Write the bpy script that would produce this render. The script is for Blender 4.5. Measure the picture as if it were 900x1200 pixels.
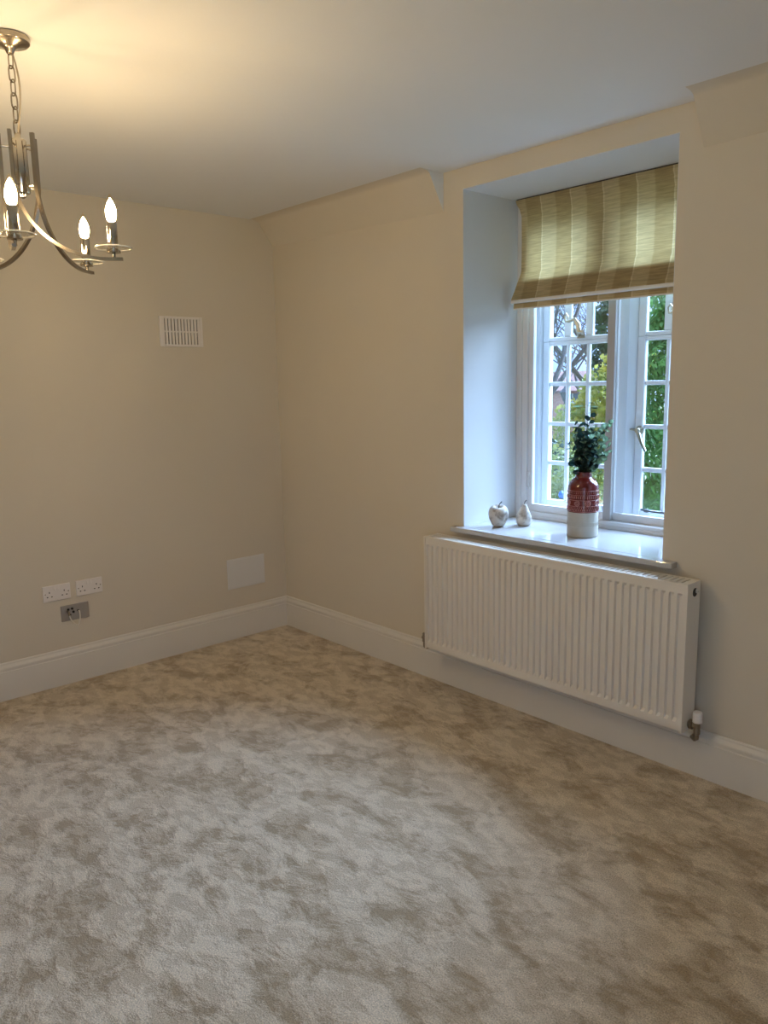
import bpy, bmesh, math, random
from mathutils import Vector, Matrix

for o in list(bpy.data.objects):
    bpy.data.objects.remove(o, do_unlink=True)
S = bpy.context.scene
C = S.collection
R = math.radians
PI = math.pi

# ------------------------------------------------------------------ camera
cam_d = bpy.data.cameras.new('camera')
cam = bpy.data.objects.new('camera', cam_d)
C.objects.link(cam)
cam_d.sensor_fit = 'HORIZONTAL'
cam_d.sensor_width = 36.0
cam_d.lens = 36.0 * 909.5 / 900.0
cam_d.clip_start = 0.05
cam_d.clip_end = 500
YAW, PITCH, ROLL = -0.8345, 0.1659, -0.0193
fw = Vector((math.sin(YAW) * math.cos(PITCH), math.cos(YAW) * math.cos(PITCH), -math.sin(PITCH)))
rt = Vector((math.cos(YAW), -math.sin(YAW), 0))
up = rt.cross(fw)
r2 = math.cos(ROLL) * rt + math.sin(ROLL) * up
u2 = -math.sin(ROLL) * rt + math.cos(ROLL) * up
M = Matrix((r2, u2, -fw)).transposed().to_4x4()
M.translation = (4.1763, -2.8918, 1.5929)
cam.matrix_world = M
S.camera = cam

# ------------------------------------------------------------------ world: bright broken cloud, blue against the warm lamps
W = bpy.data.worlds.new('sky')
S.world = W
W.use_nodes = True
nt = W.node_tree
nt.nodes.clear()
wo = nt.nodes.new('ShaderNodeOutputWorld')
bg = nt.nodes.new('ShaderNodeBackground')
tc = nt.nodes.new('ShaderNodeTexCoord')
nz = nt.nodes.new('ShaderNodeTexNoise')
nz.inputs['Scale'].default_value = 3.0
nz.inputs['Detail'].default_value = 5.0
rp = nt.nodes.new('ShaderNodeValToRGB')
rp.color_ramp.elements[0].position = 0.38
rp.color_ramp.elements[0].color = (0.17, 0.32, 0.80, 1)
rp.color_ramp.elements[1].position = 0.66
rp.color_ramp.elements[1].color = (0.48, 0.63, 1.0, 1)
nt.links.new(tc.outputs['Generated'], nz.inputs['Vector'])
nt.links.new(nz.outputs['Fac'], rp.inputs['Fac'])
nt.links.new(rp.outputs['Color'], bg.inputs['Color'])
SKY_STRENGTH = 2.4
bg.inputs['Strength'].default_value = SKY_STRENGTH
nt.links.new(bg.outputs['Background'], wo.inputs['Surface'])

# unseen sun, added as a wide soft source for daylight through the window
sd_ = bpy.data.lights.new('daylight_fill_sun', 'SUN')
sd_.energy = 40.0
sd_.angle = R(58)
sd_.color = (0.44, 0.64, 1.0)
so = bpy.data.objects.new('daylight_fill_sun', sd_)
C.objects.link(so)
so.rotation_euler = Vector((-0.14, -1.0, -0.80)).to_track_quat('-Z', 'Y').to_euler()

# portal in the window opening (only guides the sky light, gives none of its own)
pd = bpy.data.lights.new('window_portal', 'AREA')
pd.shape = 'RECTANGLE'
pd.size = 1.07
pd.size_y = 1.60
pd.cycles.is_portal = True
po = bpy.data.objects.new('window_portal', pd)
C.objects.link(po)
po.location = (2.122, 0.72, 1.675)
po.rotation_euler = (R(-90), 0, 0)
# the same for the unseen fill window, added in the wall behind the camera
pd2 = pd.copy()
pd2.size = 2.14
pd2.size_y = 1.4
po2 = bpy.data.objects.new('window_portal', pd2)
C.objects.link(po2)
po2.location = (5.42, -3.4, 1.13)
po2.rotation_euler = (0, R(90), 0)

BULB = 268.0                      # emission of each candle bulb's glowing core
BULB_COL = (1.0, 0.76, 0.46)

S.view_settings.view_transform = 'Standard'
S.view_settings.look = 'None'
S.view_settings.exposure = 0.32
S.view_settings.gamma = 1.0
S.view_settings.use_curve_mapping = False
S.cycles.use_denoising = True
S.cycles.max_bounces = 14
S.cycles.diffuse_bounces = 8
S.cycles.transparent_max_bounces = 24
S.cycles.sample_clamp_indirect = 6.0

# ------------------------------------------------------------------ materials
def new_mat(name):
    m = bpy.data.materials.new(name)
    m.use_nodes = True
    n = m.node_tree.nodes
    n.clear()
    out = n.new('ShaderNodeOutputMaterial')
    return m, n, m.node_tree.links, out

def pbr(name, col, rough=0.6, metal=0.0, var=0.04, vscale=8.0, bump=0.0, bscale=200.0, spec=0.5, coat=0.0, sheen=0.0):
    m, n, l, out = new_mat(name)
    b = n.new('ShaderNodeBsdfPrincipled')
    l.new(b.outputs[0], out.inputs['Surface'])
    b.inputs['Roughness'].default_value = rough
    b.inputs['Metallic'].default_value = metal
    b.inputs['Specular IOR Level'].default_value = spec
    b.inputs['Coat Weight'].default_value = coat
    b.inputs['Sheen Weight'].default_value = sheen
    t = n.new('ShaderNodeTexCoord')
    z = n.new('ShaderNodeTexNoise')
    z.inputs['Scale'].default_value = vscale
    z.inputs['Detail'].default_value = 4
    l.new(t.outputs['Object'], z.inputs['Vector'])
    mx = n.new('ShaderNodeMix')
    mx.data_type = 'RGBA'
    mx.inputs[6].default_value = (*[c * (1 - var) for c in col], 1)
    mx.inputs[7].default_value = (*[min(1, c * (1 + var)) for c in col], 1)
    l.new(z.outputs['Fac'], mx.inputs[0])
    l.new(mx.outputs[2], b.inputs['Base Color'])
    if bump:
        z2 = n.new('ShaderNodeTexNoise')
        z2.inputs['Scale'].default_value = bscale
        z2.inputs['Detail'].default_value = 3
        l.new(t.outputs['Object'], z2.inputs['Vector'])
        bp = n.new('ShaderNodeBump')
        bp.inputs['Strength'].default_value = bump
        bp.inputs['Distance'].default_value = 0.002
        l.new(z2.outputs['Fac'], bp.inputs['Height'])
        l.new(bp.outputs[0], b.inputs['Normal'])
    return m

def glass_mat(name, tint=(1, 1, 1), ior=1.45):
    m, n, l, out = new_mat(name)
    tr = n.new('ShaderNodeBsdfTransparent')
    tr.inputs['Color'].default_value = (*tint, 1)
    gl = n.new('ShaderNodeBsdfGlossy')
    gl.inputs['Roughness'].default_value = 0.02
    # Schlick reflectance, the same from both sides of the thin pane
    lw = n.new('ShaderNodeLayerWeight')
    lw.inputs['Blend'].default_value = 0.5
    pw = n.new('ShaderNodeMath'); pw.operation = 'POWER'; pw.inputs[1].default_value = 5.0
    l.new(lw.outputs['Facing'], pw.inputs[0])
    f0 = ((ior - 1) / (ior + 1)) ** 2
    fr = n.new('ShaderNodeMath'); fr.operation = 'MULTIPLY_ADD'
    fr.inputs[1].default_value = 1 - f0; fr.inputs[2].default_value = f0
    l.new(pw.outputs[0], fr.inputs[0])
    z = n.new('ShaderNodeTexNoise')
    z.inputs['Scale'].default_value = 5
    bp = n.new('ShaderNodeBump')
    bp.inputs['Strength'].default_value = 0.03
    l.new(z.outputs['Fac'], bp.inputs['Height'])
    l.new(bp.outputs[0], gl.inputs['Normal'])
    mx = n.new('ShaderNodeMixShader')
    l.new(fr.outputs[0], mx.inputs[0])
    l.new(tr.outputs[0], mx.inputs[1])
    l.new(gl.outputs[0], mx.inputs[2])
    l.new(mx.outputs[0], out.inputs['Surface'])
    return m

def emit_mat(name, col, strength):
    m, n, l, out = new_mat(name)
    e = n.new('ShaderNodeEmission')
    e.inputs['Color'].default_value = (*col, 1)
    e.inputs['Strength'].default_value = strength
    l.new(e.outputs[0], out.inputs['Surface'])
    return m

def leaf_mat(name, c1, c2, scale=3.0, trans=0.35, rough=0.6):
    m, n, l, out = new_mat(name)
    t = n.new('ShaderNodeTexCoord')
    z = n.new('ShaderNodeTexNoise')
    z.inputs['Scale'].default_value = scale
    z.inputs['Detail'].default_value = 6
    z.inputs['Roughness'].default_value = 0.7
    l.new(t.outputs['Object'], z.inputs['Vector'])
    rp = n.new('ShaderNodeValToRGB')
    rp.color_ramp.elements[0].position = 0.35
    rp.color_ramp.elements[0].color = (*c1, 1)
    rp.color_ramp.elements[1].position = 0.65
    rp.color_ramp.elements[1].color = (*c2, 1)
    l.new(z.outputs['Fac'], rp.inputs['Fac'])
    b = n.new('ShaderNodeBsdfPrincipled')
    b.inputs['Roughness'].default_value = rough
    l.new(rp.outputs[0], b.inputs['Base Color'])
    ts = n.new('ShaderNodeBsdfTranslucent')
    l.new(rp.outputs[0], ts.inputs['Color'])
    mx = n.new('ShaderNodeMixShader')
    mx.inputs[0].default_value = trans
    l.new(b.outputs[0], mx.inputs[1])
    l.new(ts.outputs[0], mx.inputs[2])
    l.new(mx.outputs[0], out.inputs['Surface'])
    return m

def carpet_mat():
    m, n, l, out = new_mat('carpet')
    t = n.new('ShaderNodeTexCoord')
    mp = n.new('ShaderNodeMapping')
    mp.inputs['Rotation'].default_value = (0, 0, R(35))
    mp.inputs['Scale'].default_value = (1.0, 1.5, 1.0)
    l.new(t.outputs['Object'], mp.inputs['Vector'])
    # brushed patches: pile lying this way or that
    w = n.new('ShaderNodeTexNoise')
    w.inputs['Scale'].default_value = 4.2
    w.inputs['Detail'].default_value = 6
    w.inputs['Roughness'].default_value = 0.62
    w.inputs['Distortion'].default_value = 0.35
    l.new(mp.outputs[0], w.inputs['Vector'])
    r1 = n.new('ShaderNodeValToRGB')
    r1.color_ramp.elements[0].position = 0.435
    r1.color_ramp.elements[0].color = (0.0, 0.0, 0.0, 1)
    r1.color_ramp.elements[1].position = 0.515
    r1.color_ramp.elements[1].color = (1, 1, 1, 1)
    l.new(w.outputs['Fac'], r1.inputs['Fac'])
    v = n.new('ShaderNodeTexNoise')
    v.inputs['Scale'].default_value = 11.0
    v.inputs['Detail'].default_value = 5
    v.inputs['Roughness'].default_value = 0.6
    v.inputs['Distortion'].default_value = 0.3
    l.new(mp.outputs[0], v.inputs['Vector'])
    r2_ = n.new('ShaderNodeValToRGB')
    r2_.color_ramp.elements[0].position = 0.43
    r2_.color_ramp.elements[0].color = (0.0, 0.0, 0.0, 1)
    r2_.color_ramp.elements[1].position = 0.57
    l.new(v.outputs['Fac'], r2_.inputs['Fac'])
    ad = n.new('ShaderNodeMix')
    ad.data_type = 'RGBA'
    ad.inputs[0].default_value = 0.45
    l.new(r1.outputs[0], ad.inputs[6])
    l.new(r2_.outputs[0], ad.inputs[7])
    cm = n.new('ShaderNodeMix')
    cm.data_type = 'RGBA'
    cm.inputs[6].default_value = (0.38, 0.295, 0.19, 1)
    cm.inputs[7].default_value = (0.69, 0.595, 0.46, 1)
    l.new(ad.outputs[2], cm.inputs[0])
    # tuft speckle
    f = n.new('ShaderNodeTexNoise')
    f.inputs['Scale'].default_value = 240
    f.inputs['Detail'].default_value = 3
    l.new(t.outputs['Object'], f.inputs['Vector'])
    fr = n.new('ShaderNodeMapRange')
    fr.inputs[1].default_value = 0.25
    fr.inputs[2].default_value = 0.75
    fr.inputs[3].default_value = 0.55
    fr.inputs[4].default_value = 1.40
    l.new(f.outputs['Fac'], fr.inputs[0])
    mu = n.new('ShaderNodeMix')
    mu.data_type = 'RGBA'
    mu.blend_type = 'MULTIPLY'
    mu.inputs[0].default_value = 1.0
    l.new(cm.outputs[2], mu.inputs[6])
    l.new(fr.outputs[0], mu.inputs[7])
    b = n.new('ShaderNodeBsdfPrincipled')
    b.inputs['Roughness'].default_value = 0.95
    b.inputs['Specular IOR Level'].default_value = 0.1
    b.inputs['Sheen Weight'].default_value = 0.35
    b.inputs['Sheen Roughness'].default_value = 0.5
    l.new(mu.outputs[2], b.inputs['Base Color'])
    bp = n.new('ShaderNodeBump')
    bp.inputs['Strength'].default_value = 0.32
    bp.inputs['Distance'].default_value = 0.004
    l.new(f.outputs['Fac'], bp.inputs['Height'])
    bp2 = n.new('ShaderNodeBump')
    bp2.inputs['Strength'].default_value = 0.35
    bp2.inputs['Distance'].default_value = 0.03
    l.new(ad.outputs[2], bp2.inputs['Height'])
    l.new(bp.outputs[0], bp2.inputs['Normal'])
    l.new(bp2.outputs[0], b.inputs['Normal'])
    l.new(b.outputs[0], out.inputs['Surface'])
    return m

def blind_mat(trans=0.36):
    m, n, l, out = new_mat('striped_blind_fabric')
    t = n.new('ShaderNodeTexCoord')
    sx = n.new('ShaderNodeSeparateXYZ')
    l.new(t.outputs['Object'], sx.inputs[0])
    # period .1722 m, starting at object x = 0
    d = n.new('ShaderNodeMath'); d.operation = 'DIVIDE'; d.inputs[1].default_value = 0.1722
    l.new(sx.outputs['X'], d.inputs[0])
    wob = n.new('ShaderNodeTexNoise'); wob.inputs['Scale'].default_value = 45
    l.new(t.outputs['Object'], wob.inputs['Vector'])
    wm = n.new('ShaderNodeMath'); wm.operation = 'MULTIPLY_ADD'
    wm.inputs[1].default_value = 0.05; wm.inputs[2].default_value = -0.025
    l.new(wob.outputs['Fac'], wm.inputs[0])
    ad = n.new('ShaderNodeMath'); ad.operation = 'ADD'
    l.new(d.outputs[0], ad.inputs[0]); l.new(wm.outputs[0], ad.inputs[1])
    fr = n.new('ShaderNodeMath'); fr.operation = 'FRACT'
    l.new(ad.outputs[0], fr.inputs[0])
    rp = n.new('ShaderNodeValToRGB')
    rp.color_ramp.interpolation = 'LINEAR'
    e = rp.color_ramp.elements
    e[0].position = 0.0; e[0].color = (0.66, 0.58, 0.38, 1)
    e[1].position = 1.0; e[1].color = (0.44, 0.345, 0.185, 1)
    for p, c in ((0.025, (0.66, 0.58, 0.38, 1)), (0.05, (0.56, 0.47, 0.285, 1)), (0.48, (0.54, 0.445, 0.265, 1)), (0.53, (0.44, 0.345, 0.185, 1)), (0.98, (0.44, 0.345, 0.185, 1))):
        x = e.new(p); x.color = c
    l.new(fr.outputs[0], rp.inputs['Fac'])
    # slub weave: stretched noise
    mp = n.new('ShaderNodeMapping'); mp.inputs['Scale'].default_value = (12, 12, 160)
    l.new(t.outputs['Object'], mp.inputs['Vector'])
    sl = n.new('ShaderNodeTexNoise'); sl.inputs['Scale'].default_value = 1.0; sl.inputs['Detail'].default_value = 4
    l.new(mp.outputs[0], sl.inputs['Vector'])
    mr = n.new('ShaderNodeMapRange')
    mr.inputs[1].default_value = 0.3; mr.inputs[2].default_value = 0.7
    mr.inputs[3].default_value = 0.8; mr.inputs[4].default_value = 1.18
    l.new(sl.outputs['Fac'], mr.inputs[0])
    mu = n.new('ShaderNodeMix'); mu.data_type = 'RGBA'; mu.blend_type = 'MULTIPLY'; mu.inputs[0].default_value = 1
    l.new(rp.outputs[0], mu.inputs[6]); l.new(mr.outputs[0], mu.inputs[7])
    b = n.new('ShaderNodeBsdfPrincipled'); b.inputs['Roughness'].default_value = 0.9
    b.inputs['Specular IOR Level'].default_value = 0.15
    l.new(mu.outputs[2], b.inputs['Base Color'])
    ts = n.new('ShaderNodeBsdfTranslucent')
    ty = n.new('ShaderNodeMix'); ty.data_type = 'RGBA'; ty.blend_type = 'MULTIPLY'; ty.inputs[0].default_value = 1
    ty.inputs[7].default_value = (1.0, 0.90, 0.68, 1)
    l.new(mu.outputs[2], ty.inputs[6])
    l.new(ty.outputs[2], ts.inputs['Color'])
    bp = n.new('ShaderNodeBump'); bp.inputs['Strength'].default_value = 0.25; bp.inputs['Distance'].default_value = 0.002
    l.new(sl.outputs['Fac'], bp.inputs['Height']); l.new(bp.outputs[0], b.inputs['Normal'])
    mx = n.new('ShaderNodeMixShader'); mx.inputs[0].default_value = trans
    l.new(b.outputs[0], mx.inputs[1]); l.new(ts.outputs[0], mx.inputs[2])
    l.new(mx.outputs[0], out.inputs['Surface'])
    return m

def fruit_mat():
    m, n, l, out = new_mat('whitewashed_wood')
    t = n.new('ShaderNodeTexCoord')
    z = n.new('ShaderNodeTexNoise'); z.inputs['Scale'].default_value = 26; z.inputs['Detail'].default_value = 6
    z.inputs['Distortion'].default_value = 0.5
    l.new(t.outputs['Object'], z.inputs['Vector'])
    rp = n.new('ShaderNodeValToRGB')
    rp.color_ramp.elements[0].position = 0.32; rp.color_ramp.elements[0].color = (0.16, 0.12, 0.09, 1)
    rp.color_ramp.elements[1].position = 0.55; rp.color_ramp.elements[1].color = (0.60, 0.55, 0.48, 1)
    l.new(z.outputs['Fac'], rp.inputs['Fac'])
    b = n.new('ShaderNodeBsdfPrincipled'); b.inputs['Roughness'].default_value = 0.7
    l.new(rp.outputs[0], b.inputs['Base Color'])
    bp = n.new('ShaderNodeBump'); bp.inputs['Strength'].default_value = 0.3; bp.inputs['Distance'].default_value = 0.002
    l.new(z.outputs['Fac'], bp.inputs['Height']); l.new(bp.outputs[0], b.inputs['Normal'])
    l.new(b.outputs[0], out.inputs['Surface'])
    return m

def brick_mat():
    m, n, l, out = new_mat('far_brickwork')
    t = n.new('ShaderNodeTexCoord')
    br = n.new('ShaderNodeTexBrick')
    br.inputs['Scale'].default_value = 4.0
    br.inputs['Color1'].default_value = (0.55, 0.25, 0.20, 1)
    br.inputs['Color2'].default_value = (0.66, 0.34, 0.28, 1)
    br.inputs['Mortar'].default_value = (0.4, 0.32, 0.28, 1)
    mp = n.new('ShaderNodeMapping'); mp.inputs['Rotation'].default_value = (R(90), 0, 0)
    l.new(t.outputs['Object'], mp.inputs['Vector']); l.new(mp.outputs[0], br.inputs['Vector'])
    b = n.new('ShaderNodeBsdfPrincipled'); b.inputs['Roughness'].default_value = 0.9
    l.new(br.outputs['Color'], b.inputs['Base Color'])
    l.new(b.outputs[0], out.inputs['Surface'])
    return m

MT = dict(
    wall=pbr('cream_wall_paint', (0.68, 0.62, 0.515), 0.85, var=0.02, vscale=2.5, bump=0.05, bscale=120, spec=0.25),
    ceiling=pbr('ceiling_paint', (0.79, 0.80, 0.80), 0.9, var=0.015, vscale=2, bump=0.04, bscale=100, spec=0.2),
    reveal=pbr('white_reveal_paint', (0.68, 0.68, 0.675), 0.7, var=0.015, vscale=3, spec=0.3),
    trim=pbr('white_satin_woodwork', (0.74, 0.71, 0.65), 0.38, var=0.02, vscale=5),
    sill=pbr('white_gloss_sill', (0.50, 0.50, 0.50), 0.07, var=0.01, vscale=4, coat=0.3),
    upvc=pbr('white_frame_paint', (0.64, 0.66, 0.69), 0.4, var=0.02, vscale=6),
    alu=pbr('white_aluminium', (0.70, 0.70, 0.70), 0.35, var=0.02, vscale=6),
    shadedalu=pbr('shaded_white_aluminium', (0.40, 0.385, 0.37), 0.4, var=0.03, vscale=6),  # white aluminium darkened: the meeting stile's shade is put into its colour
    carpet=carpet_mat(),
    rad=pbr('white_radiator_enamel', (0.78, 0.74, 0.67), 0.3, var=0.01, vscale=5),
    dark=pbr('black_plastic', (0.015, 0.014, 0.013), 0.5),
    nickel=pbr('brushed_nickel', (0.36, 0.315, 0.26), 0.24, metal=1.0, var=0.06, vscale=60),
    chrome=pbr('polished_chrome', (0.50, 0.46, 0.40), 0.13, metal=1.0, var=0.03, vscale=30),
    valve=pbr('tarnished_valve_metal', (0.30, 0.26, 0.21), 0.28, metal=1.0, var=0.15, vscale=90),
    plastic=pbr('white_plastic', (0.80, 0.76, 0.73), 0.35, var=0.015),
    greyplate=pbr('grey_metal_plate', (0.36, 0.335, 0.31), 0.4, metal=0.25, var=0.06, vscale=120),
    hatch=pbr('white_hatch_paint', (0.72, 0.72, 0.71), 0.55, var=0.02),
    glass=glass_mat('window_glass', (0.97, 0.985, 0.98)),
    crystal=glass_mat('cut_glass', (0.97, 0.97, 0.95), 2.8),
    rimglint=pbr('painted_rim_glint', (0.80, 0.78, 0.72), 0.08, var=0.15, vscale=80, coat=0.6),  # opaque white: bulb glint on the glass edge put into colour
    bulbglass=glass_mat('clear_bulb_glass', (1.0, 0.93, 0.80), 1.35),
    bulb=emit_mat('glowing_bulb_core', BULB_COL, BULB),
    blind=blind_mat(),
    blindlined=blind_mat(0.08),
    lining=pbr('blind_lining', (0.72, 0.70, 0.64), 0.85, var=0.04, vscale=60),
    fruit=fruit_mat(),
    stem=pbr('dark_stem', (0.05, 0.045, 0.05), 0.6),
    glaze=pbr('red_glaze', (0.13, 0.015, 0.013), 0.15, var=0.12, vscale=25, coat=0.3),
    glazepale=pbr('worn_red_relief', (0.44, 0.18, 0.155), 0.35, var=0.12, vscale=60),
    stone=pbr('cream_stoneware', (0.44, 0.40, 0.325), 0.6, var=0.06, vscale=40, bump=0.2, bscale=150),
    eucd=leaf_mat('eucalyptus_leaf_dark', (0.022, 0.07, 0.06), (0.07, 0.16, 0.135), 30, 0.25, 0.45),
    eucp=leaf_mat('eucalyptus_leaf_pale', (0.26, 0.42, 0.28), (0.46, 0.60, 0.40), 30, 0.5, 0.5),
    eucs=pbr('eucalyptus_stem', (0.05, 0.085, 0.05), 0.6),
    bronze=pbr('aged_bronze_handle', (0.40, 0.36, 0.28), 0.35, metal=1.0, var=0.2, vscale=60),
    cable=pbr('clear_flex', (0.42, 0.36, 0.28), 0.3),
    whitecable=pbr('white_cable', (0.72, 0.68, 0.62), 0.4),
    lawn=leaf_mat('lawn', (0.10, 0.13, 0.06), (0.24, 0.25, 0.13), 2.0, 0.0, 0.9),
    conifer=leaf_mat('conifer_fronds', (0.05, 0.16, 0.045), (0.30, 0.55, 0.14), 1.6, 0.42),
    conifer2=leaf_mat('dark_evergreen_leaves', (0.02, 0.05, 0.022), (0.055, 0.11, 0.045), 2.0, 0.2),
    yellow=leaf_mat('yellow_green_leaves', (0.17, 0.23, 0.04), (0.62, 0.50, 0.08), 1.8, 0.35),
    olive=leaf_mat('olive_green_leaves', (0.12, 0.20, 0.06), (0.46, 0.45, 0.11), 2.6, 0.3),
    rust=leaf_mat('rusty_leaves', (0.22, 0.15, 0.06), (0.42, 0.28, 0.1), 2.6, 0.3),
    bark=pbr('grey_bark', (0.09, 0.07, 0.058), 0.9, var=0.3, vscale=4, bump=0.6, bscale=12),
    ivy=leaf_mat('ivy_leaves', (0.015, 0.045, 0.02), (0.04, 0.09, 0.04), 3.0, 0.1),
    brick=brick_mat(),
    rooft=pbr('far_roof_tiles', (0.22, 0.10, 0.075), 0.9, var=0.2, vscale=5),
    whitep=pbr('far_white_paint', (0.7, 0.7, 0.7), 0.6),
    darkglass=pbr('far_window_glass', (0.12, 0.14, 0.18), 0.1),
    blue=pbr('bright_blue_plastic', (0.02, 0.12, 0.55), 0.4),
    iron=pbr('dark_iron', (0.03, 0.03, 0.035), 0.5),
)

# ------------------------------------------------------------------ mesh helpers
class MB:
    def __init__(s):
        s.bm = bmesh.new()
    def box(s, x0, x1, y0, y1, z0, z1, mat=0):
        vs = [s.bm.verts.new((x, y, z)) for x in (x0, x1) for y in (y0, y1) for z in (z0, z1)]
        for f in ((0, 1, 3, 2), (4, 6, 7, 5), (0, 4, 5, 1), (2, 3, 7, 6), (0, 2, 6, 4), (1, 5, 7, 3)):
            F = s.bm.faces.new([vs[i] for i in f])
            F.material_index = mat
        return s
    def tube(s, pts, rad, n=8, caps=True, square=False):
        pts = [Vector(p) for p in pts]
        rads = rad if isinstance(rad, (list, tuple)) else [rad] * len(pts)
        rings = []
        prev = None
        for i, p in enumerate(pts):
            t = (pts[min(i + 1, len(pts) - 1)] - pts[max(i - 1, 0)]).normalized()
            if prev is None:
                a = Vector((0, 0, 1)) if abs(t.z) < 0.9 else Vector((1, 0, 0))
                nrm = (a - t * a.dot(t)).normalized()
            else:
                nrm = (prev - t * prev.dot(t)).normalized()
            prev = nrm
            bn = t.cross(nrm)
            ring = []
            for k in range(n):
                an = 2 * PI * k / n + (PI / 4 if square else 0)
                ring.append(s.bm.verts.new(p + rads[i] * (math.cos(an) * nrm + math.sin(an) * bn)))
            rings.append(ring)
        for a, b in zip(rings, rings[1:]):
            for k in range(n):
                s.bm.faces.new((a[k], a[(k + 1) % n], b[(k + 1) % n], b[k]))
        if caps:
            s.bm.faces.new(rings[0][::-1])
            s.bm.faces.new(rings[-1])
        return s
    def ringtube(s, pts, rad, n=6):
        pts = [Vector(p) for p in pts]
        N = len(pts)
        cen = sum(pts, Vector()) / N
        nn = (pts[0] - cen).cross(pts[N // 4] - cen).normalized()
        rings = []
        for i, p in enumerate(pts):
            t = (pts[(i + 1) % N] - pts[i - 1]).normalized()
            o = t.cross(nn)
            rings.append([s.bm.verts.new(p + rad * (math.cos(2 * PI * k / n) * nn + math.sin(2 * PI * k / n) * o)) for k in range(n)])
        for i in range(N):
            a, b = rings[i], rings[(i + 1) % N]
            for k in range(n):
                s.bm.faces.new((a[k], a[(k + 1) % n], b[(k + 1) % n], b[k]))
        return s
    def lathe(s, prof, n=24, c=(0, 0, 0), axis='z', caps=True):
        rings = []
        for r, h in prof:
            ring = []
            for k in range(n):
                a = 2 * PI * k / n
                ca, sa = r * math.cos(a), r * math.sin(a)
                p = {'z': (ca, sa, h), 'x': (h, ca, sa), 'y': (sa, h, ca)}[axis]
                ring.append(s.bm.verts.new((p[0] + c[0], p[1] + c[1], p[2] + c[2])))
            rings.append(ring)
        for a, b in zip(rings, rings[1:]):
            for k in range(n):
                s.bm.faces.new((a[k], a[(k + 1) % n], b[(k + 1) % n], b[k]))
        if caps:
            s.bm.faces.new(rings[0][::-1])
            s.bm.faces.new(rings[-1])
        return s
    def strip(s, prof, d0, d1, axis='x', closed=True):
        """extrude a closed 2-D profile (list of (p,q)) along an axis; axis x: profile is (y,z); axis y: profile is (x,z)"""
        def P(d, p):
            return (d, p[0], p[1]) if axis == 'x' else (p[0], d, p[1])
        A = [s.bm.verts.new(P(d0, p)) for p in prof]
        B = [s.bm.verts.new(P(d1, p)) for p in prof]
        n = len(prof)
        for i in range(n if closed else n - 1):
            j = (i + 1) % n
            s.bm.faces.new((A[i], A[j], B[j], B[i]))
        if closed:
            s.bm.faces.new(A[::-1]); s.bm.faces.new(B)
        return s
    def poly(s, pts, mat=0):
        f = s.bm.faces.new([s.bm.verts.new(p) for p in pts])
        f.material_index = mat
        return s
    def build(s, name, mat, parent=None, smooth=False, bevel=0.0, origin=None, seg=2, ang=30):
        bm = s.bm
        bmesh.ops.recalc_face_normals(bm, faces=bm.faces)
        if origin is not None:
            bmesh.ops.translate(bm, verts=bm.verts, vec=-Vector(origin))
        me = bpy.data.meshes.new(name)
        bm.to_mesh(me)
        bm.free()
        for mm in (mat if isinstance(mat, (list, tuple)) else [mat]):
            me.materials.append(MT[mm])
        if smooth:
            for p in me.polygons:
                p.use_smooth = True
            try:
                me.set_sharp_from_angle(angle=R(ang))
            except Exception:
                pass
        o = bpy.data.objects.new(name, me)
        C.objects.link(o)
        if origin is not None:
            o.location = origin
        if parent is not None:
            o.parent = parent
            o.location = Vector(o.location) - (Vector(parent['_org']) if '_org' in parent.keys() else Vector((0, 0, 0)))
        if origin is not None:
            o['_org'] = list(origin)
        elif parent is not None and '_org' in parent.keys():
            # mesh is written in world coordinates: child sits at minus the parent's place
            o['_org'] = [0.0, 0.0, 0.0]
        if bevel:
            b = o.modifiers.new('bevel', 'BEVEL')
            b.width = bevel
            b.segments = seg
            b.limit_method = 'ANGLE'
            b.harden_normals = False
        return o

def empty(name, loc):
    o = bpy.data.objects.new(name, None)
    C.objects.link(o)
    o.location = loc
    o.empty_display_size = 0.1
    o['_org'] = list(loc)
    return o

def tag(o, label, cat, group=None, kind=None):
    o['label'] = label
    o['category'] = cat
    if group:
        o['group'] = group
    if kind:
        o['kind'] = kind
    return o

def struct(o, label=None):
    o['kind'] = 'structure'
    if label:
        o['label'] = label
    return o

# ================================================================== THE SETTING
XW, YB, ZC = 5.2, -4.2, 2.58             # room extents
X1, X2, ZT, ZS = 1.583, 2.661, 2.486, 0.864   # window opening
WALLT = 0.74

struct(MB().box(-0.2, XW + 0.2, YB - 0.2, WALLT, -0.12, 0).build('floor', 'carpet'), 'beige cut-pile carpet with brushed patches')
m = MB()
m.box(-0.2, X1, 0, WALLT, 0, ZC + 0.1).box(X2, XW + 0.2, 0, WALLT, 0, ZC + 0.1)
m.box(X1, X2, 0, WALLT, 0, ZS - 0.026).box(X1, X2, 0, WALLT, ZT, ZC + 0.1)
bmesh.ops.remove_doubles(m.bm, verts=m.bm.verts, dist=1e-5)
struct(m.build('wall_window', 'wall'), 'cream painted wall with the deep window opening')
struct(MB().box(-0.2, 0, YB - 0.2, 0, 0, ZC + 0.1).build('wall_left', 'wall'), 'cream painted wall with sockets and air vent')
struct(MB().box(0, XW, YB - 0.2, YB, 0, ZC + 0.1).build('wall_back', 'wall'))
BY0, BY1, BZ0, BZ1 = -4.1, -2.7, 0.06, 2.2      # unseen opening behind the camera, added for daylight fill
m = MB().box(XW, XW + 0.2, YB - 0.2, BY0, 0, ZC + 0.1).box(XW, XW + 0.2, BY1, 0, 0, ZC + 0.1)
m.box(XW, XW + 0.2, BY0, BY1, 0, BZ0).box(XW, XW + 0.2, BY0, BY1, BZ1, ZC + 0.1)
struct(m.build('wall_right', 'wall'))
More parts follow.
